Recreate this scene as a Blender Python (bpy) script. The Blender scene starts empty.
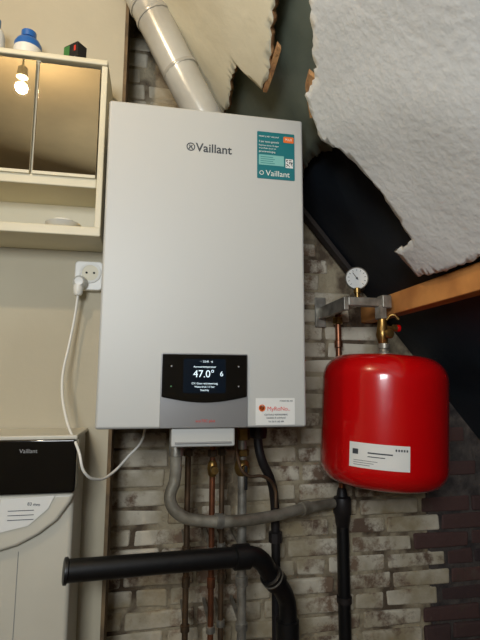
import bpy, bmesh, math, random
from mathutils import Vector, Matrix, noise
from mathutils.geometry import delaunay_2d_cdt
random.seed(7)
H = 1.5            # datum height: all z values below are given relative to it
SC = bpy.context.scene
SC.view_settings.view_transform = 'Standard'

# ------------------------------------------------------------ materials
def lin(c):
    return tuple(((v/255)/12.92 if v/255 <= .04045 else ((v/255+.055)/1.055)**2.4) for v in c)
def mat(name, col, rough=.5, metal=0., col2=None, scale=8., bump=0., bscale=None, emit=None, estr=0., coat=0., detail=6., lo=.35, hi=.65):
    m = bpy.data.materials.new(name); m.use_nodes = True
    nt = m.node_tree; b = nt.nodes['Principled BSDF']
    b.inputs['Base Color'].default_value = (*lin(col), 1)
    b.inputs['Roughness'].default_value = rough
    b.inputs['Metallic'].default_value = metal
    b.inputs['Coat Weight'].default_value = coat
    tc = nt.nodes.new('ShaderNodeTexCoord')
    if col2:
        n = nt.nodes.new('ShaderNodeTexNoise'); n.inputs['Scale'].default_value = scale; n.inputs['Detail'].default_value = detail
        r = nt.nodes.new('ShaderNodeValToRGB')
        r.color_ramp.elements[0].position = lo; r.color_ramp.elements[0].color = (*lin(col), 1)
        r.color_ramp.elements[1].position = hi; r.color_ramp.elements[1].color = (*lin(col2), 1)
        nt.links.new(tc.outputs['Object'], n.inputs['Vector'])
        nt.links.new(n.outputs['Fac'], r.inputs['Fac']); nt.links.new(r.outputs['Color'], b.inputs['Base Color'])
    if bump:
        n2 = nt.nodes.new('ShaderNodeTexNoise'); n2.inputs['Scale'].default_value = bscale or scale; n2.inputs['Detail'].default_value = 8
        bp = nt.nodes.new('ShaderNodeBump'); bp.inputs['Strength'].default_value = bump; bp.inputs['Distance'].default_value = .01
        nt.links.new(tc.outputs['Object'], n2.inputs['Vector'])
        nt.links.new(n2.outputs['Fac'], bp.inputs['Height']); nt.links.new(bp.outputs['Normal'], b.inputs['Normal'])
    if emit:
        b.inputs['Emission Color'].default_value = (*lin(emit), 1); b.inputs['Emission Strength'].default_value = estr
    return m
def brickmat(name, paint, worn, dark, th, vary=.22):
    m = bpy.data.materials.new(name); m.use_nodes = True
    nt = m.node_tree; b = nt.nodes['Principled BSDF']; b.inputs['Roughness'].default_value = .85
    L = nt.links.new
    tc = nt.nodes.new('ShaderNodeTexCoord'); g = nt.nodes.new('ShaderNodeNewGeometry')
    def N(s, d=8, r=.6):
        n = nt.nodes.new('ShaderNodeTexNoise'); n.inputs['Scale'].default_value = s; n.inputs['Detail'].default_value = d
        n.inputs['Roughness'].default_value = r; L(tc.outputs['Object'], n.inputs['Vector']); return n
    r1 = nt.nodes.new('ShaderNodeValToRGB'); L(g.outputs['Random Per Island'], r1.inputs['Fac'])
    r1.color_ramp.elements[0].color = (*lin(worn), 1); r1.color_ramp.elements[1].color = (*lin(dark), 1)
    r2 = nt.nodes.new('ShaderNodeValToRGB'); L(N(7, 6, .55).outputs['Fac'], r2.inputs['Fac'])
    r2.color_ramp.elements[0].position = .34; r2.color_ramp.elements[0].color = (*lin(tuple(v*k for v, k in zip(paint, (.74, .70, .61)))), 1)
    r2.color_ramp.elements[1].position = .6; r2.color_ramp.elements[1].color = (*lin(paint), 1)
    a1 = nt.nodes.new('ShaderNodeMath'); a1.operation = 'MULTIPLY_ADD'
    L(g.outputs['Random Per Island'], a1.inputs[0]); a1.inputs[1].default_value = vary
    L(N(20, 9, .7).outputs['Fac'], a1.inputs[2])
    a2 = nt.nodes.new('ShaderNodeMath'); a2.operation = 'MULTIPLY_ADD'
    L(N(3.2, 3, .5).outputs['Fac'], a2.inputs[0]); a2.inputs[1].default_value = .8; L(a1.outputs[0], a2.inputs[2])
    r3 = nt.nodes.new('ShaderNodeValToRGB')
    a3 = nt.nodes.new('ShaderNodeMath'); a3.operation = 'SUBTRACT'; L(a2.outputs[0], a3.inputs[0]); a3.inputs[1].default_value = .40
    L(a3.outputs[0], r3.inputs['Fac'])
    r3.color_ramp.elements[0].position = th; r3.color_ramp.elements[1].position = th+.15
    mx = nt.nodes.new('ShaderNodeMix'); mx.data_type = 'RGBA'
    L(r3.outputs['Color'], mx.inputs[0]); L(r2.outputs['Color'], mx.inputs[6]); L(r1.outputs['Color'], mx.inputs[7])
    L(mx.outputs[2], b.inputs['Base Color'])
    bp = nt.nodes.new('ShaderNodeBump'); bp.inputs['Strength'].default_value = .6; bp.inputs['Distance'].default_value = .007
    L(N(28, 8, .6).outputs['Fac'], bp.inputs['Height']); L(bp.outputs['Normal'], b.inputs['Normal'])
    return m

M_sil  = mat('silver_paint', (190,190,184), .5, .10)
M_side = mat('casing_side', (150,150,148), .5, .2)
M_gla  = mat('black_glass', (8,9,11), .08, 0, coat=.5)
M_scr  = mat('display_screen', (6,12,20), .12, emit=(20,50,75), estr=.10)
M_strip= mat('brushed_silver', (158,158,158), .30, .6)
M_ink  = mat('grey_ink', (58,62,66), .6)
M_wtxt = mat('screen_text', (220,235,240), .5, emit=(205,230,240), estr=.7)
M_teal = mat('teal_sticker', (0,106,112), .45)
M_oran = mat('orange_print', (225,110,40), .5)
M_red2 = mat('red_print', (215,60,45), .5)
M_whp  = mat('white_plastic', (226,224,214), .4)
M_paper= mat('paper', (222,222,216), .7, bump=.05, bscale=60)
M_black= mat('black_pvc', (12,12,13), .42, bump=.1, bscale=40)
M_blkst= mat('black_steel', (26,25,26), .5, .3, (46,40,38), 20)
M_cop  = mat('copper', (168,106,74), .38, .8, (108,74,56), 14)
M_copd = mat('aged_copper', (118,92,68), .45, .6, (78,66,52), 20)
M_bra  = mat('brass', (182,146,80), .32, .85, (126,100,58), 25)
M_galv = mat('galvanised', (176,172,160), .42, .6, (128,124,114), 30)
M_grey = mat('grey_pipe', (168,162,146), .42, .35, (112,104,88), 14, .25, 40)
M_redp = mat('red_enamel', (192,6,10), .22, 0, coat=.5)
M_duct = mat('duct_plastic', (200,198,188), .26, .2, (176,172,160), 6, .12, 14)
M_cream= mat('cream_enamel', (222,214,186), .45, 0, (210,201,172), 3)
M_mirror=mat('mirror_glass', (198,190,170), .012, 1.)
M_wall = mat('beige_plaster', (194,186,162), .8, 0, (182,173,149), 2.5, .12, 30)
M_wedge= mat('partition_edge', (130,108,78), .9, 0, (88,74,56), 20, .4, 30)
M_ceil = mat('ceiling_paint', (180,164,132), .85, 0, (162,148,120), 3)
M_floor= mat('floor_boards', (110,88,64), .7, 0, (84,66,48), 6)
M_mort = mat('mortar_painted', (166,153,126), .95, 0, (90,76,60), 14, .9, 50, lo=.42, hi=.62)
M_mortd= mat('mortar_dark', (84,76,70), .95, 0, (52,46,44), 22, .9, 50)
M_brW  = brickmat('whitewashed_brick', (210,201,180), (140,116,92), (102,82,66), .58, .16)
M_brR  = brickmat('bare_brick', (96,80,72), (84,58,52), (54,42,42), .28, .3)
M_roof = mat('roof_felt', (28,36,44), .55, 0, (16,20,27), 4, .3, 12)
M_memb = mat('green_membrane', (128,134,116), .42, 0, (92,100,88), 4, .4, 8)
M_quilt= mat('insulation_quilt', (226,228,226), .95, 0, (216,218,216), 8, .22, 60)
M_quilte=mat('quilt_edge', (216,212,200), .95, 0, (180,170,150), 40, .6, 90)
M_board= mat('torn_board', (242,234,206), .85, 0, (230,221,192), 5, .15, 30)
M_fray = mat('frayed_edge', (184,140,92), .9, 0, (126,88,56), 30, .6, 60)
M_wood = mat('timber', (218,152,84), .6, 0, (180,118,62), 9, .25, 20)
M_woodd= mat('dark_timber', (56,46,38), .8, 0, (36,30,26), 9, .3, 20)
M_blue = mat('blue_plastic', (36,98,170), .35)
M_green= mat('green_print', (60,120,60), .5)
M_dark = mat('dark_recess', (22,20,18), .7)
M_needle=mat('needle', (30,30,30), .5)
M_heat = mat('heater_enamel', (204,200,184), .4, 0, (194,189,172), 3)
M_glass= mat('window_pane', (190,205,225), .2, emit=(190,210,240), estr=.5)

# ------------------------------------------------------------ mesh helpers
def link(ob): SC.collection.objects.link(ob); return ob
def empty(name, loc):
    e = bpy.data.objects.new(name, None); e.location = (loc[0], loc[1], loc[2]+H); e.empty_display_size = .05
    return link(e)
def finish(name, me, mats, parent=None, smooth=False, bevel=0., seg=3, xf=None, sub=0):
    if xf: me.transform(xf)
    me.transform(Matrix.Translation((0, 0, H)))
    vs = [v.co for v in me.vertices]
    c = Vector([(min(v[i] for v in vs)+max(v[i] for v in vs))/2 for i in range(3)])
    me.transform(Matrix.Translation(-c))
    if not isinstance(mats, (list, tuple)): mats = [mats]
    if not me.materials:
        for m in mats: me.materials.append(m)
    ob = link(bpy.data.objects.new(name, me))
    if parent: ob.parent = parent; ob.location = c-Vector(parent.location)
    else: ob.location = c
    if smooth:
        for p in me.polygons: p.use_smooth = True
    if bevel:
        b = ob.modifiers.new('bev', 'BEVEL'); b.width = bevel; b.segments = seg; b.limit_method = 'ANGLE'
        b.harden_normals = False
        for p in me.polygons: p.use_smooth = True
        w = ob.modifiers.new('wn', 'WEIGHTED_NORMAL'); w.keep_sharp = True
    return ob
def fixn(me):
    bm = bmesh.new(); bm.from_mesh(me); bmesh.ops.recalc_face_normals(bm, faces=bm.faces); bm.to_mesh(me); bm.free()
def box(name, x0, x1, y0, y1, z0, z1, m, parent=None, bevel=0., xf=None):
    v = [(x, y, z) for x in (x0, x1) for y in (y0, y1) for z in (z0, z1)]
    f = [(0,1,3,2),(4,6,7,5),(0,4,5,1),(2,3,7,6),(0,2,6,4),(1,5,7,3)]
    me = bpy.data.meshes.new(name); me.from_pydata(v, [], f); fixn(me)
    return finish(name, me, m, parent, False, bevel, xf=xf)
def plate(name, pts, y0, y1, m, parent=None, bevel=0., xf=None):
    n = len(pts)
    v = [(p[0], y0, p[1]) for p in pts]+[(p[0], y1, p[1]) for p in pts]
    f = [tuple(range(n)), tuple(range(2*n-1, n-1, -1))]+[(i, (i+1) % n, n+(i+1) % n, n+i) for i in range(n)]
    me = bpy.data.meshes.new(name); me.from_pydata(v, [], f); fixn(me)
    return finish(name, me, m, parent, False, bevel, xf=xf)
def lathe(name, prof, m, parent=None, origin=(0,0,0), axis='Z', seg=40, xf=None):
    v = []; f = []
    for r, z in prof:
        for i in range(seg):
            a = 2*math.pi*i/seg
            v.append((r*math.cos(a), r*math.sin(a), z))
    for j in range(len(prof)-1):
        for i in range(seg):
            k = (i+1) % seg
            f.append((j*seg+i, j*seg+k, (j+1)*seg+k, (j+1)*seg+i))
    f.append(tuple(range(seg))[::-1]); f.append(tuple(range((len(prof)-1)*seg, len(prof)*seg)))
    me = bpy.data.meshes.new(name); me.from_pydata(v, [], f)
    bm = bmesh.new(); bm.from_mesh(me); bmesh.ops.remove_doubles(bm, verts=bm.verts, dist=1e-6)
    bmesh.ops.recalc_face_normals(bm, faces=bm.faces); bm.to_mesh(me); bm.free()
    R = Matrix.Identity(4)
    if axis == '-Y': R = Matrix.Rotation(math.radians(90), 4, 'X')
    elif axis == 'X': R = Matrix.Rotation(math.radians(90), 4, 'Y')
    elif isinstance(axis, Vector): R = axis.to_track_quat('Z', 'Y').to_matrix().to_4x4()
    me.transform(Matrix.Translation(origin) @ R)
    ob = finish(name, me, m, parent, True, xf=xf)
    e = ob.modifiers.new('es', 'EDGE_SPLIT'); e.split_angle = math.radians(38)
    return ob
def tube(name, pts, r, m, parent=None, smooth_path=True, res=10):
    cu = bpy.data.curves.new(name, 'CURVE'); cu.dimensions = '3D'; cu.bevel_depth = r; cu.bevel_resolution = 6; cu.use_fill_caps = True
    if smooth_path and len(pts) > 2:
        s = cu.splines.new('BEZIER'); s.bezier_points.add(len(pts)-1)
        for b, p in zip(s.bezier_points, pts):
            b.co = p; b.handle_left_type = b.handle_right_type = 'AUTO'
        s.resolution_u = res
    else:
        s = cu.splines.new('POLY'); s.points.add(len(pts)-1)
        for b, p in zip(s.points, pts): b.co = (*p, 1)
    ob = bpy.data.objects.new('tmp', cu); link(ob)
    dg = bpy.context.evaluated_depsgraph_get(); dg.update()
    me = bpy.data.meshes.new_from_object(ob.evaluated_get(dg)); me.name = name
    bpy.data.objects.remove(ob); me.materials.clear()
    return finish(name, me, m, parent, True)
def text(name, s, x, z, y, size, m, parent, align='CENTER', rot=0., sx=1., off=0.):
    cu = bpy.data.curves.new(name, 'FONT'); cu.body = s; cu.size = size; cu.extrude = .0003; cu.align_x = align; cu.align_y = 'CENTER'; cu.offset = off
    ob = bpy.data.objects.new('tmp', cu); link(ob)
    dg = bpy.context.evaluated_depsgraph_get(); dg.update()
    me = bpy.data.meshes.new_from_object(ob.evaluated_get(dg)); me.name = name
    bpy.data.objects.remove(ob); me.materials.clear()
    me.transform(Matrix.Translation((x, y, z)) @ Matrix.Rotation(math.radians(rot), 4, 'Y') @ Matrix.Rotation(math.radians(90), 4, 'X') @ Matrix.Diagonal((sx, 1, 1, 1)))
    return finish(name, me, m, parent)
def rrect(x0, x1, z0, z1, r, n=6):
    p = []
    for cx, cz, a0 in ((x1-r, z1-r, 0), (x0+r, z1-r, 90), (x0+r, z0+r, 180), (x1-r, z0+r, 270)):
        for i in range(n+1):
            a = math.radians(a0+90*i/n); p.append((cx+r*math.cos(a), cz+r*math.sin(a)))
    return p

SL = 1.212
def roofz(x, a=1.07): return a-SL*x

# ------------------------------------------------------------ room shell
def brick_wall():
    x0, x1 = -.42, 1.9; yf = .365
    bm = bmesh.new(); ch = .0525; bw = .19; row = 0; z = -1.5
    while z < 1.5:
        x = x0-(bw/2 if row % 2 else 0)+random.uniform(-.008, .008)
        while x < x1:
            w = bw*random.uniform(.93, 1.05) if random.random() > .16 else bw/2
            xa, xb = max(x, x0), min(x+w, x1)-.009
            zt = z+ch-.008
            if xb-xa > .03 and zt < roofz(xb, 1.09) and zt < 1.40:
                j = lambda s=.0032: random.uniform(-s, s)
                dy = random.uniform(-.0035, .0035)
                vs = [bm.verts.new((X+j(), Y, Z+j())) for X in (xa, xb) for Y in (yf+dy+j(.002), .42) for Z in (z, zt)]
                for q in ((0,1,3,2),(4,6,7,5),(0,4,5,1),(2,3,7,6),(0,2,6,4),(1,5,7,3)):
                    fc = bm.faces.new([vs[k] for k in q])
                    fc.material_index = 2 if (xa+xb)/2 > .83+.03*math.sin(row*2.3) else 1
            x += w
        z += ch; row += 1
    def slab(out, mi):
        ym, yb = .3695, .46; n = len(out)
        A = [bm.verts.new((p[0], ym, p[1])) for p in out]; B = [bm.verts.new((p[0], yb, p[1])) for p in out]
        fs = [bm.faces.new(A), bm.faces.new(B[::-1])]+[bm.faces.new((A[i], A[(i+1) % n], B[(i+1) % n], B[i])) for i in range(n)]
        for f in fs: f.material_index = mi
    slab([(x0, -1.5), (.84, -1.5), (.84, roofz(.84, 1.09)), ((1.09-1.38)/SL, 1.38), (x0, 1.38)], 0)
    slab([(.84, -1.5), (x1, -1.5), (x1, roofz(x1, 1.09)), (.84, roofz(.84, 1.09))], 3)
    bmesh.ops.recalc_face_normals(bm, faces=bm.faces)
    me = bpy.data.meshes.new('wall_back'); bm.to_mesh(me); bm.free()
    ob = finish('wall_back', me, [M_mort, M_brW, M_brR, M_mortd])
    b = ob.modifiers.new('bev', 'BEVEL'); b.width = .007; b.segments = 3; b.limit_method = 'ANGLE'
    for p in me.polygons: p.use_smooth = True
    ob.modifiers.new('wn', 'WEIGHTED_NORMAL')
brick_wall()
box('wall_partition', -1.7, -.108, .222, .30, -1.5, 1.36, M_wall)
box('trim_1', -.1075, -.099, .219, .303, -1.5, 1.36, M_wedge)
box('wall_left', -1.78, -1.7, -2.6, .46, -1.5, 1.36, M_wall)
box('wall_rear', -1.78, 2.3, -2.68, -2.6, -1.5, 1.44, M_wall)
box('floor', -1.78, 2.3, -2.68, .5, -1.6, -1.5, M_floor)
box('ceiling', -1.78, -.22, -2.68, .46, 1.36, 1.44, M_ceil)
plate('ceiling_slope', [(-.24, roofz(-.24)), (2.13, roofz(2.13)), (2.25, roofz(2.13)+.05), (-.20, roofz(-.24)+.10), (-.24, roofz(-.24)+.09)], -2.68, .5, M_roof)
w = empty('window_1', (-.5, -2.59, .4))
box('pane', -1.0, 0, -2.598, -2.59, -.1, .9, M_glass, w)
for i, (a, b, c, d) in enumerate(((-1.06, -1.0, -.16, .96), (0, .06, -.16, .96), (-1.0, 0, -.16, -.1), (-1.0, 0, .9, .96), (-.52, -.48, -.1, .9))):
    box('frame_%d' % i, a, b, -2.6, -2.55, c, d, M_whp, w, .004)

# ------------------------------------------------------------ roof sheets
def sheet(name, poly, a, amp, mats, thick, seed=0, step=.014, jit=.006, nf=6., fold_k=.25):
    P = [Vector((x, d-.99)) for x, d in poly]
    out = []
    for i, p in enumerate(P):
        q = P[(i+1) % len(P)]; L = (q-p).length; n = max(1, int(L/.008))
        for k in range(n):
            t = p.lerp(q, k/n); nn = noise.noise(Vector((t.x*60, t.y*60, seed)))+.5*noise.noise(Vector((t.x*160, t.y*160, seed)))
            nrm = Vector((-(q-p).y, (q-p).x)).normalized()
            out.append(t+nrm*nn*jit*1.6)
    nb = len(out)
    def inside(pt):
        c = False; j = nb-1
        for i in range(nb):
            A, B = out[i], out[j]
            if (A.y > pt.y) != (B.y > pt.y) and pt.x < (B.x-A.x)*(pt.y-A.y)/(B.y-A.y)+A.x: c = not c
            j = i
        return c
    xs = [p.x for p in out]; ys = [p.y for p in out]
    pts = list(out)
    x = min(xs)
    while x < max(xs):
        y = min(ys)
        while y < max(ys):
            q = Vector((x+random.uniform(-.003, .003), y+random.uniform(-.003, .003)))
            if inside(q): pts.append(q)
            y += step
        x += step
    V, E, F, *_ = delaunay_2d_cdt(pts, [], [list(range(nb))], 1, 1e-5)
    vs = []
    for p in V:
        n1 = noise.noise(Vector((p.x*nf, p.y*nf, seed)))+.12*noise.noise(Vector((p.x*nf*3, p.y*nf*3, seed+5)))
        fold = math.sin((p.x*1.0+p.y*.35)*30+3.0*noise.noise(Vector((p.x*3, p.y*3, 9))))*fold_k
        vs.append((p.x, p.y, roofz(p.x, a)+amp*(n1+fold)))
    me = bpy.data.meshes.new(name); me.from_pydata(vs, [], [tuple(f) for f in F]); fixn(me)
    ob = finish(name, me, mats, None, True)
    s = ob.modifiers.new('sol', 'SOLIDIFY'); s.thickness = thick; s.offset = 0
    if len(mats) > 1: s.material_offset_rim = 1
    return ob
sheet('insulation_quilt', [(.63, -.5), (.632, .2), (.627, .788), (.617, .985), (.566, 1.0), (.562, .915), (.48, .90), (.405, .912), (.366, .949), (.3135, .90), (.312, .84), (.29, .78), (.261, .719), (.24, .5), (.22, .2), (.20, -.5)],
      1.00, .010, [M_quilt, M_quilte], .010, 3, nf=4., jit=.004)
sheet('torn_plasterboard', [(-.02, 1.16), (.05, 1.19), (.10, 1.245), (.165, 1.262), (.186, 1.186), (.176, 1.09), (.178, 1.02), (.237, 1.0), (.240, .94), (.224, .86), (.214, .80), (.20, .6), (.18, .3), (.0, .3), (-.01, .6), (-.012, 1.0)],
      .985, .010, [M_board, M_fray], .010, 11, nf=4., jit=.003)
sheet('roof_membrane', [(-.16, 1.345), (.30, 1.345), (.40, 1.30), (.385, 1.1), (.42, .9), (.40, .4), (-.16, .4)], 1.045, .008, [M_memb, M_memb], .003, 21, step=.03, nf=4.)
box('roof_purlin', .640, .682, -1.6, .372, .184, .242, M_wood, None, .003)
def slope_bar(name, x0, x1, y0, y1, a, t, m):
    plate(name, [(x0, roofz(x0, a)), (x1, roofz(x1, a)), (x1, roofz(x1, a-t)), (x0, roofz(x0, a-t))], y0, y1, m, None, .002)
slope_bar('roof_rafter', .37, .632, .318, .350, 1.066, .022, M_woodd)
def splinter(name, pts, a, t, m):
    n = len(pts)
    v = [(x, y, roofz(x, a)) for x, y in pts]+[(x, y, roofz(x, a-t)) for x, y in pts]
    f = [tuple(range(n)), tuple(range(2*n-1, n-1, -1))]+[(i, (i+1) % n, n+(i+1) % n, n+i) for i in range(n)]
    me = bpy.data.meshes.new(name); me.from_pydata(v, [], f); fixn(me)
    return finish(name, me, m, None, bevel=.0012)
splinter('roof_batten', [(.300, -.14), (.312, -.145), (.330, -.10), (.338, -.055), (.334, -.045), (.320, -.07), (.305, -.10)], 1.014, .012, M_fray)
splinter('roof_batten', [(.232, -.14), (.2405, -.14), (.2435, -.06), (.244, .00), (.237, .012), (.234, -.03)], .984, .010, M_fray)

# ------------------------------------------------------------ gas boiler
BX0, BX1, BZ0, BZ1 = -.1155, .3315, -.0995, .618
B = empty('gas_boiler', (.11, .17, .26))
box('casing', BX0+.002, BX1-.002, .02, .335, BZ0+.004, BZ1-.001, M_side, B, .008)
box('front_panel', BX0, BX1, 0, .0195, BZ0, BZ1, M_sil, B, .006)
box('mounting_rail', BX0+.05, BX1-.05, .335, .358, .42, .50, M_galv, B)
box('bottom_cover', .038, .173, .004, .10, -.138, -.098, M_sil, B, .004)
box('cover_lip', .046, .165, .000, .006, -.131, -.127, M_side, B, .001)
plate('control_strip', rrect(.013, .1985, -.0985, .058, .004), -.004, .001, M_strip, B, .0015)
pan = [(.0155, .0555), (.1965, .0555)]
for i in range(13):
    t = i/12; pan.append((.1965-t*.181, -.034-.012*math.sin(math.pi*t)))
plate('display_panel', pan, -.0075, -.003, M_gla, B, .0015)
plate('screen', rrect(.060, .150, -.026, .046, .003), -.0082, -.0070, M_scr, B)
ys = -.0085
text('temperature', '47.0\u00b0', .103, .0135, ys, .0215, M_wtxt, B)
text('status_top', '\u00b7 \u00b7 22:41 \u00b7 6', .108, .040, ys, .006, M_wtxt, B)
text('status_line', 'Aanvoertemperatuur', .105, .029, ys, .0056, M_wtxt, B)
text('status_low', 'CV: Geen warmtevraag', .105, -.006, ys, .0058, M_wtxt, B)
text('status_low2', 'Waterdruk 1.5 bar', .105, -.013, ys, .0056, M_wtxt, B)
text('status_low3', 'Stand-by', .105, -.020, ys, .0052, M_wtxt, B)
text('flame_symbol', '6', .141, .014, ys, .015, M_wtxt, B)
for i, (x, z) in enumerate(((.035, .030), (.178, .030), (.035, -.012), (.178, -.012))):
    lathe('touch_key_%d' % i, [(.0016, 0), (.0016, .0006)], M_green if i == 2 else M_side, B, (x, -.0073, z), '-Y', 16)
text('model_print', 'ecoTEC plus', .108, -.084, -.0045, .008, M_red2, B)
text('maker_print', 'Vaillant', .119, .524, -.0004, .0285, M_ink, B, sx=.98, off=.0004)
lathe('emblem_ring', [(.0075, 0), (.0075, .0008), (.0098, .0008), (.0098, 0)], M_ink, B, (.0665, .0002, .525), '-Y', 28)
plate('emblem_ear_l', [(.0615, .520), (.0645, .520), (.0665, .525), (.0645, .530), (.0625, .529), (.0640, .525)], -.0008, .0002, M_ink, B)
plate('emblem_ear_r', [(.0715, .520), (.0685, .520), (.0665, .525), (.0685, .530), (.0705, .529), (.0690, .525)], -.0008, .0002, M_ink, B)
plate('info_sticker', rrect(.220, .310, .464, .579, .002), -.0012, 0.0002, M_teal, B)
plate('sticker_tag', rrect(.283, .308, .556, .571, .002), -.0018, -.001, M_oran, B)
text('tag_print', 'PLUS', .2955, .5635, -.0021, .0075, M_whp, B)
for i, (s, z, sz) in enumerate((('PROEF U HET VAILLANT', .567, .0050), ('5 jaar extra garantie', .5545, .0066), ('Registreer binnen 30 dagen', .545, .0048), ('en profiteer direct van', .538, .0050), ('garantieverlenging', .530, .0060))):
    text('sticker_line_%d' % i, s, .224, z, -.0014, sz, M_whp, B, 'LEFT', sx=.9)
plate('sticker_form', rrect(.224, .284, .497, .522, .001), -.0016, -.001, mat('pale_teal', (120,180,172), .5), B)
for i in range(4): box('form_line_%d' % i, .228, .262-.004*(i % 2), -.0019, -.0015, .501+.005*i, .5022+.005*i, M_teal, B)
plate('qr_patch', rrect(.288, .306, .494, .516, .0005), -.0016, -.001, M_paper, B)
random.seed(3)
for i in range(7):
    for j in range(7):
        if random.random() < .5: box('qr_%d_%d' % (i, j), .2895+i*.0022, .2915+i*.0022, -.0019, -.0015, .4965+j*.0025, .4988+j*.0025, M_ink, B)
text('sticker_maker', 'Vaillant', .269, .477, -.0014, .0195, M_whp, B)
lathe('sticker_emblem', [(.0038, 0), (.0038, .0006), (.0052, .0006), (.0052, 0)], M_whp, B, (.2305, -.001, .4775), '-Y', 20)
plate('service_label', rrect(.217, .3045, -.094, -.037, .001), -.001, .0002, M_paper, B)
text('service_name', 'MyRoNo..', .268, -.060, -.0013, .0125, M_red2, B)
lathe('service_seal', [(.0055, 0), (.0055, .0006), (.0075, .0006), (.0075, 0)], M_oran, B, (.231, -.001, -.058), '-Y', 24)
for i, (s, z) in enumerate((('CENTRALE VERWARMING', -.0725), ('Installatie & onderhoud', -.079), ('Tel. 06-41 285 309', -.087))):
    text('service_line_%d' % i, s, .262, z, -.0013, .0050, M_ink, B, sx=.9)
text('service_call', 'STORING? BEL ONS', .285, -.043, -.0013, .0042, M_ink, B, sx=.8)

# ------------------------------------------------------------ flue duct
F = empty('flue_duct', (.0, .16, .95))
tube('flue_pipe', [(.150, .17, .640), (.138, .17, .66), (.095, .165, .73), (-.0546, .16, 1.017), (-.20, .155, 1.297)], .048, M_duct, F, True, 16)
ax = Vector((-.1496, -.005, .287)).normalized()
p0 = Vector((.095, .165, .73))
for i, t in enumerate((.10, .26, .30)):
    lathe('flue_collar_%d' % i, [(.048, 0), (.0503, .001), (.0508, .003), (.0508, .008), (.0503, .010), (.048, .011)], M_duct, F, tuple(p0+ax*t), ax, 40)
lathe('flue_socket', [(.060, 0), (.060, .018), (.05, .02), (.05, .045)], M_duct, F, (.150, .17, .6185), 'Z')

# ------------------------------------------------------------ mirror cabinet
C = empty('mirror_cabinet', (-.42, .15, .55))
cx0, cx1, cy0, cy1 = -.74, -.132, .082, .221
cz0, czm, cz1, T = .328, .452, .768, .014
box('top_board', cx0, cx1, cy0-.004, cy1, cz1-T, cz1, M_cream, C, .003)
box('bottom_board', cx0, cx1, cy0, cy1, cz0, cz0+.022, M_cream, C, .003)
box('middle_board', cx0+T, cx1-T, cy0+.002, cy1, czm-.008, czm+.016, M_cream, C, .003)
box('side_right', cx1-T, cx1, cy0, cy1, cz0+.02, cz1-T, M_cream, C, .002)
box('side_left', cx0, cx0+T, cy0, cy1, cz0+.02, cz1-T, M_cream, C, .002)
box('back_board', cx0+T, cx1-T, cy1-.008, cy1, cz0+.02, cz1-T, M_cream, C)
box('divider', -.30, -.287, cy0+.01, cy1-.008, czm+.018, cz1-T, M_cream, C)
dxs = [(-.724, -.583), (-.583, -.442), (-.440, -.293), (-.2895, -.148)]
for i, (a, b) in enumerate(dxs):
    yo = .006 if i == 3 else 0
    box('mirror_door_%d' % i, a+.001, b-.001, cy0+yo, cy0+yo+.005, czm+.022, cz1-T-.006, M_mirror, C, .001)
    box('door_edge_%d' % i, a+.0004, a+.0016, cy0+yo-.001, cy0+yo+.005, czm+.022, cz1-T-.006, M_wedge, C)
    box('door_rail_%d' % i, a+.001, b-.001, cy0-.003, cy0+.012, czm+.014, czm+.022, M_cream, C, .001)
sd = empty('soap_dish', (-.235, .11, .36))
lathe('dish', [(.02, 0), (.032, .004), (.038, .012), (.040, .014), (.036, .0145), (.028, .008), (.0, .006)], M_whp, sd, (-.222, .122, cz0+.0225), 'Z')
lathe('soap', [(.0, .0), (.024, .001), (.029, .008), (.024, .015), (.0, .018)], M_whp, sd, (-.222, .122, cz0+.030), 'Z')
def bottle(x, y, m, mc, h=.105, r=.024):
    e = empty('cleaning_bottle', (x, y, cz1+h/2))
    lathe('body', [(.0, 0), (r*.9, 0), (r, .004), (r, h*.62), (r*.85, h*.72), (r*.45, h*.8), (r*.42, h*.84)], m, e, (x, y, cz1+.0005), 'Z')
    lathe('cap', [(r*.55, 0), (r*.55, h*.16), (r*.45, h*.18), (0, h*.18)], mc, e, (x, y, cz1+h*.82), 'Z')
    lathe('label', [(r+.0006, 0), (r+.0006, h*.3)], M_whp, e, (x, y, cz1+h*.2), 'Z')
bottle(-.335, .150, M_blue, M_blue, .100, .032)
bottle(-.415, .145, M_whp, M_blue, .12, .026)
bottle(-.50, .150, M_blue, M_whp, .12, .026)
e = empty('carton_box', (-.225, .15, .80))
rz = Matrix.Translation((-.222, .15, 0)) @ Matrix.Rotation(math.radians(-38), 4, 'Z') @ Matrix.Translation((.222, -.15, 0))
box('carton', -.246, -.198, .135, .165, cz1+.0005, cz1+.075, M_dark, e, .001, xf=rz)
box('print_green', -.2458, -.226, .1342, .1352, cz1+.045, cz1+.072, M_green, e, xf=rz)
box('print_red', -.210, -.204, .1342, .1352, cz1+.052, cz1+.066, M_red2, e, xf=rz)
box('print_white', -.242, -.205, .1342, .1352, cz1+.005, cz1+.035, M_paper, e, xf=rz)

# ------------------------------------------------------------ wall socket with plug and cable
S = empty('power_socket', (-.170, .205, .26))
plate('socket_plate', rrect(-.204, -.136, .224, .298, .010), .200, .2215, M_whp, S, .003)
lathe('socket_rim', [(.020, 0), (.020, .003), (.026, .004), (.027, 0)], M_whp, S, (-.166, .201, .268), '-Y', 40)
lathe('socket_well', [(.0205, 0), (.0205, .0015)], M_cream, S, (-.166, .2005, .268), '-Y', 40)
for i, dx in enumerate((-.009, .009)): lathe('pin_hole_%d' % i, [(.0028, 0), (.0028, .0008)], M_dark, S, (-.166+dx, .199, .268), '-Y', 14)
lathe('plug_body', [(.017, 0), (.018, .006), (.016, .022), (.010, .032), (0, .033)], M_whp, S, (-.188, .201, .240), '-Y', 30)
lathe('plug_grip', [(.008, 0), (.011, .006), (.012, .020), (.010, .034), (0, .035)], M_whp, S, (-.190, .180, .206), 'Z', 24)
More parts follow.
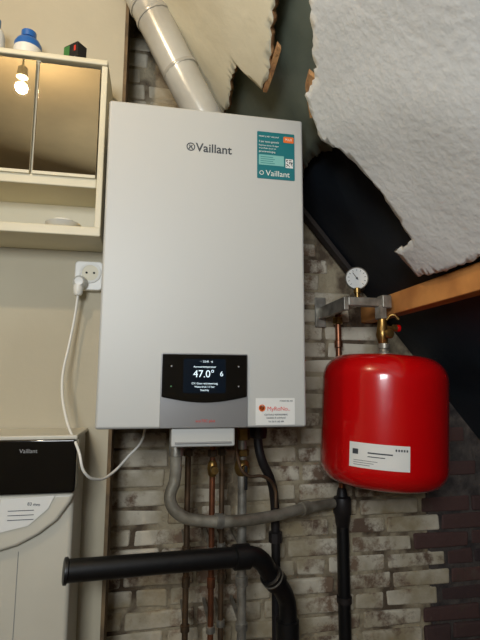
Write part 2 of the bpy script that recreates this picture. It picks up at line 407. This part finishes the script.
tube('power_cable', [(-.190, .180, .207), (-.196, .185, .15), (-.204, .18, .087), (-.212, .16, .0), (-.190, .11, -.085), (-.150, .048, -.150), (-.137, .045, -.190), (-.112, .08, -.212), (-.085, .13, -.207), (-.055, .16, -.178), (-.026, .17, -.145), (-.016, .18, -.102)], .0030, M_whp, S, True, 10)

# ------------------------------------------------------------ old water heater
W = empty('water_heater', (-.40, .14, -.5))
wx0, wx1, wy, wt = -.66, -.1565, .062, -.1180
box('body', wx0, wx1-.004, wy+.016, .2205, -.93, wt-.004, M_heat, W, .010)
box('top_cap', wx0, wx1, wy, .2205, wt-.008, wt+.002, M_heat, W, .003)
plate('console', rrect(wx0, wx1, -.234, wt-.006, .008), wy-.004, wy+.03, M_gla, W, .004)
lip = [(wx1-.001, -.235), (wx1-.008, -.254), (-.19, -.290), (-.225, -.316), (-.265, -.336), (-.31, -.348), (-.36, -.354), (-.41, -.356)]
lip += [(-.8165-x, z) for x, z in lip[::-1][1:]]
plate('console_flap', lip, wy+.002, wy+.028, M_heat, W, .008)
text('maker_print', 'Vaillant', -.252, -.147, wy-.0046, .012, M_side, W)
lathe('dial', [(.012, 0), (.012, .004), (.008, .006), (0, .006)], M_dark, W, (-.42, wy-.003, -.175), '-Y')
plate('information_paper', [(-.300, -.242), (-.196, -.238), (-.208, -.264), (-.245, -.296), (-.305, -.308)], wy-.0005, wy+.0025, M_paper, W)
text('paper_print', '83 mm', -.236, -.254, wy-.001, .009, M_ink, W, rot=6)
for i in range(3): box('paper_line_%d' % i, -.285, -.235, wy-.0012, wy-.0003, -.266-.009*i, -.2648-.009*i, M_ink, W)
box('door_seam', -.2645, -.2635, wy+.0145, wy+.017, -.90, -.35, M_side, W)
box('plinth', wx0+.02, wx1-.02, wy+.03, .2205, -1.5, -.93, M_heat, W, .004)

# ------------------------------------------------------------ pipes
def clamp(p, x, y, z, r, m=M_galv, axis='Z', h=.014, i=0):
    lathe('clamp_%d' % i, [(r, 0), (r+.0035, .001), (r+.0035, h-.001), (r, h)], m, p, (x, y, z), axis, 24)
def nut(p, x, y, z, r, h, m=M_bra, i=0):
    lathe('nut_%d' % i, [(r*.8, 0), (r, .002), (r, h-.002), (r*.8, h)], m, p, (x, y, z), 'Z', 6)
for k, (x, y, r, m) in enumerate(((.090, .215, .0075, M_copd), (.150, .20, .0075, M_cop), (.178, .225, .0070, M_copd), (.226, .20, .0115, M_galv))):
    P = empty('heating_pipe', (x, y, -.6))
    tube('pipe', [(x, y, -1.5), (x, y, -.101)], r, m, P, False)
    nut(P, x, y, -.150, r*1.7, .03, M_bra if k == 3 else M_copd, 0); nut(P, x, y, -.190, r*1.6, .018, M_bra if k == 3 else M_copd, 1)
    if k in (1, 3):
        lathe('valve_body', [(r, 0), (r*1.5, .006), (r*1.8, .02), (r*1.5, .034), (r, .04)], M_bra, P, (x, y, -.238), 'Z', 24)
        lathe('valve_stem', [(.006, 0), (.006, .03), (.009, .031), (.009, .04)], M_bra, P, (x, y-.008, -.215), '-Y', 16)
        if k == 3: box('valve_lever', x-.004, x+.004, y-.052, y-.046, -.262, -.205, M_black, P, .002)
    for i, z in enumerate((-.42, -.60)):
        clamp(P, x, y, z, r, M_galv if k != 0 else M_copd, 'Z', .016, i)
        box('standoff_%d' % i, x-.004, x+.004, y+r, .358, z+.004, z+.012, M_galv, P)
    lathe('coupling', [(r, 0), (r*1.35, .002), (r*1.35, .024), (r, .026)], m, P, (x, y, -.50), 'Z', 24)
G = empty('condensate_pipe', (.25, .2, -.3))
tube('pipe', [(.0554, .125, -.101), (.0554, .125, -.15), (.0540, .13, -.228), (.0440, .13, -.272), (.066, .13, -.306), (.123, .135, -.3235), (.20, .15, -.332), (.298, .20, -.340), (.40, .26, -.342), (.512, .315, -.345)], .0138, M_grey, G, True, 14)
tan = Vector((.10, .06, -.003)).normalized()
clamp(G, .150, .141, -.3272, .0138, M_galv, Vector((.08, .015, -.009)).normalized(), .02, 0)
clamp(G, .40, .26, -.342, .0138, M_grey, tan, .03, 1)
lathe('connector', [(.012, 0), (.017, .002), (.017, .035), (.014, .04)], M_galv, G, (.0554, .125, -.175), 'Z', 30)
Dn = empty('drain_pipe', (.1, .06, -.38))
tube('pipe', [(-.160, .008, -.368), (.205, .09, -.392), (.232, .097, -.395), (.255, .105, -.410), (.275, .12, -.440), (.318, .15, -.50), (.330, .16, -.53), (.332, .165, -.60), (.332, .165, -1.5)], .0215, M_black, Dn, True, 12)
ax = Vector((.365, .082, -.024)).normalized()
o = Vector((-.160, .008, -.368))
lathe('open_end', [(.0215, 0), (.0245, .001), (.0250, .003), (.0250, .007), (.0215, .009)], M_black, Dn, tuple(o-ax*.003), ax, 36)
lathe('elbow_collar', [(.0215, 0), (.027, .002), (.027, .036), (.0215, .038)], M_black, Dn, tuple(o+ax*.355), ax, 36)
d2 = Vector((.043, .03, -.055)).normalized()
lathe('lower_collar', [(.0215, 0), (.027, .002), (.027, .034), (.0215, .036)], M_black, Dn, (.278, .122, -.445), d2, 36)
lathe('tee_collar', [(.0215, 0), (.028, .002), (.028, .05), (.0215, .052)], M_black, Dn, (.332, .165, -.62), 'Z', 36)
lathe('collar_ring', [(.0277, 0), (.0277, .004)], M_galv, Dn, (.284, .126, -.453), d2, 36)
Gp = empty('gas_pipe', (.3, .2, -.35))
tube('pipe', [(.272, .22, -.101), (.272, .22, -.16), (.282, .22, -.205), (.308, .235, -.255), (.326, .265, -.31), (.332, .275, -.40), (.333, .275, -.56), (.334, .275, -.75), (.334, .275, -1.5)], .0120, M_blkst, Gp, True, 12)
lathe('valve_block', [(.012, 0), (.021, .002), (.024, .02), (.021, .04), (.012, .042)], M_blkst, Gp, (.272, .22, -.150), 'Z', 24)
lathe('union', [(.0105, 0), (.019, .003), (.019, .028), (.0105, .031)], M_blkst, Gp, (.332, .275, -.43), 'Z', 8)
Hs = empty('flexible_hose', (.25, .15, -.22))
tube('hose', [(.20, .14, -.101), (.205, .14, -.19), (.225, .14, -.225), (.27, .15, -.232), (.30, .165, -.26), (.305, .165, -.31)], .0040, M_copd, Hs, True, 10)

# ------------------------------------------------------------ right-hand riser
px, py = .547, .332
R = empty('riser_pipe', (px, py, -.4))
tube('copper_section', [(px, py, -.33), (px, py, .205)], .0092, M_cop, R, False)
tube('steel_section', [(px, py, -1.5), (px, py, -.37)], .0178, M_black, R, False)
lathe('joint', [(.010, .085), (.013, .08), (.016, .062), (.024, .058), (.026, .05), (.026, .014), (.023, .01), (.019, -.02), (.0178, -.022)][::-1], M_blkst, R, (px, py, -.392), 'Z', 30)
lathe('coupling', [(.0088, 0), (.0125, .002), (.0125, .022), (.0088, .024)], M_cop, R, (px, py, .10), 'Z', 24)
nut(R, px, py, .172, .016, .022, M_bra)
for i, z in enumerate((-.62, -.95)):
    clamp(R, px, py, z, .0178, M_blkst, 'Z', .018, i)

# ------------------------------------------------------------ expansion vessel
vx, vy = .608, .168
tilt = Matrix.Translation((vx, vy, .06)) @ Matrix.Rotation(math.radians(3.2), 4, 'Y') @ Matrix.Translation((-vx, -vy, -.06))
V = empty('expansion_vessel', (vx, vy, -.1))
RV = .160; prof = [(0, -.270)]
def arc(cr, cz, rr, rzz, a0, a1, n=12):
    return [(cr+rr*math.cos(math.radians(a0+(a1-a0)*i/n)), cz+rzz*math.sin(math.radians(a0+(a1-a0)*i/n))) for i in range(n+1)]
prof += [(.04, -.2695), (.08, -.266)] + arc(RV-.050, -.210, .050, .052, -88, 0) + [(RV, -.17), (RV, -.13), (RV, -.08), (RV, -.03)] + arc(RV-.060, .004, .060, .062, 0, 86) + [(.06, .0705), (.03, .0740), (.0, .075)]
ob = lathe('tank', prof, M_redp, V, (vx, vy, 0), 'Z', 96, xf=tilt)
lathe('neck', [(.028, 0), (.028, .004), (.014, .008), (.012, .016), (.015, .018), (.015, .030), (.011, .032)], M_galv, V, (vx, vy, .071), 'Z', 24, xf=tilt)
def patch(name, p0, p1, z0, z1, m, dr=.0008):
    n = 24; v = []; f = []
    for i in range(n+1):
        a = math.radians(p0+(p1-p0)*i/n)
        for z in (z0, z1): v.append((vx+(RV+dr)*math.cos(a), vy+(RV+dr)*math.sin(a), z))
    for i in range(n): f.append((2*i, 2*i+2, 2*i+3, 2*i+1))
    me = bpy.data.meshes.new(name); me.from_pydata(v, [], f); fixn(me)
    finish(name, me, m, V, True, xf=tilt)
ph = -117.4
patch('label', ph-28, ph+22, -.206, -.149, M_paper)
patch('label_line_1', ph-12, ph+8, -.172, -.169, M_ink, .0014)
patch('label_line_2', ph-12, ph+2, -.180, -.178, M_ink, .0014)
for k in range(5): patch('label_tick_%d' % k, ph+10+2.2*k, ph+11.3+2.2*k, -.162, -.157, M_ink, .0014)
for k in range(3): patch('label_text_%d' % k, ph-24, ph-4-3*k, -.190-.005*k, -.1890-.005*k, M_ink, .0014)
patch('label_bar', ph-25, ph-20, -.176, -.164, M_ink, .0014)
Mf = empty('vessel_manifold', (.57, .24, .22))
box('manifold_bar', .506, .622, .158, .182, .202, .226, M_galv, Mf, .003)
box('wall_bracket', .494, .508, .160, .362, .190, .226, M_galv, Mf, .002)
box('wall_plate', .484, .518, .356, .364, .165, .258, M_galv, Mf, .002)
tube('link_tube', [(px, py, .205), (px, py-.02, .214), (px, .26, .214), (px, .17, .214)], .009, M_galv, Mf, True)
nut(Mf, .605, .171, .168, .017, .04, M_galv, 1)
lathe('valve_body', [(.010, 0), (.013, .004), (.015, .015), (.018, .025), (.015, .040), (.012, .055), (.012, .078)], M_bra, Mf, (.607, .170, .100), 'Z', 28)
lathe('valve_spout', [(.006, 0), (.006, .025), (.010, .027), (.010, .036), (0, .038)], M_bra, Mf, (.612, .17, .145), 'X', 20)
lathe('valve_knob', [(.005, 0), (.005, .016), (.012, .018), (.013, .028), (.010, .032), (0, .033)], M_bra, Mf, (.607, .158, .125), '-Y', 12)
lathe('bleed_cap', [(.009, 0), (.010, .002), (.010, .009), (.007, .011), (0, .011)], M_redp, Mf, (.648, .17, .145), 'X', 20)
tube('valve_handle', [(.612, .155, .165), (.626, .145, .178), (.640, .140, .165)], .0035, M_bra, Mf)
box('end_block', .602, .630, .153, .187, .198, .234, M_galv, Mf, .004)
Gx, Gy, Gz = .536, .168, .279
Ga = empty('pressure_gauge', (Gx, Gy, Gz))
gax = Vector((-.30, -1, -.05)).normalized()
lathe('case', [(0, -.014), (.026, -.014), (.0305, -.010), (.0315, .002), (.0300, .004), (.0285, .002), (0, .0015)], M_galv, Ga, (Gx, Gy, Gz), gax, 40)
lathe('dial_face', [(0, .0), (.028, .0), (.028, .0026), (0, .0026)], M_paper, Ga, (Gx, Gy, Gz), gax, 40)
Rg = Matrix.Translation((Gx, Gy, Gz)) @ gax.to_track_quat('Z', 'Y').to_matrix().to_4x4()
def gmark(name, a, r0, r1, w, m):
    c, s = math.cos(a), math.sin(a)
    v = [Rg @ Vector((r*c-q*s, r*s+q*c, .0032)) for r, q in ((r0, -w), (r1, -w), (r1, w), (r0, w))]
    me = bpy.data.meshes.new(name); me.from_pydata([tuple(x) for x in v], [], [(0, 1, 2, 3)])
    finish(name, me, m, Ga)
for i in range(11): gmark('tick_%d' % i, math.radians(-45+27*i), .020, .025, .0006, M_needle)
gmark('pointer', math.radians(125), -.006, .019, .0010, M_needle)
lathe('hub', [(0, .002), (.003, .002), (.003, .005), (0, .005)], M_needle, Ga, (Gx, Gy, Gz), gax, 16)
lathe('stem', [(.007, 0), (.007, .012), (.0095, .013), (.0095, .026), (.006, .028)], M_bra, Ga, (Gx+.002, Gy+.004, Gz-.053), 'Z', 20)

# ------------------------------------------------------------ lights
Lp = empty('ceiling_lamp', (-.546, -.66, 1.3))
lathe('rose', [(0, 0), (.05, 0), (.05, -.012), (.02, -.03), (.006, -.04), (.004, -.13), (.018, -.135), (.022, -.175), (0, -.176)][::-1], M_whp, Lp, (-.546, -.66, 1.36), 'Z', 30)
def light(name, kind, loc, e, col, **k):
    l = bpy.data.lights.new(name, kind); l.energy = e; l.color = col
    for a, b in k.items(): setattr(l, a, b)
    o = bpy.data.objects.new(name, l); o.location = (loc[0], loc[1], loc[2]+H); link(o); return o
o = light('bulb', 'POINT', (-.546, -.66, 1.14), 17, (1.0, .80, .56), shadow_soft_size=.022)
o = light('cool_fill', 'AREA', (-.45, -1.9, .50), 25, (.90, .95, 1.0), shape='RECTANGLE', size=.5, size_y=.5)  # unseen cool panel added inside the room as fill, brightens quilt and bricks
o.rotation_euler = (Vector((.95, 2.0, -.05))).to_track_quat('-Z', 'Y').to_euler()
wd = bpy.data.worlds.new('world'); SC.world = wd; wd.use_nodes = True
wd.node_tree.nodes['Background'].inputs[0].default_value = (.5, .55, .62, 1); wd.node_tree.nodes['Background'].inputs[1].default_value = .15

# ------------------------------------------------------------ camera
cd = bpy.data.cameras.new('camera'); cam = link(bpy.data.objects.new('camera', cd))
cd.sensor_fit = 'VERTICAL'; cd.sensor_height = 36; cd.lens = 36*462/640; cd.clip_start = .02
cam.matrix_world = Matrix.Translation((0, -.99, H)) @ Matrix.Rotation(math.radians(-10.4), 4, 'Z') @ Matrix.Rotation(math.radians(97.5), 4, 'X') @ Matrix.Rotation(math.radians(.30), 4, 'Z')
SC.camera = cam
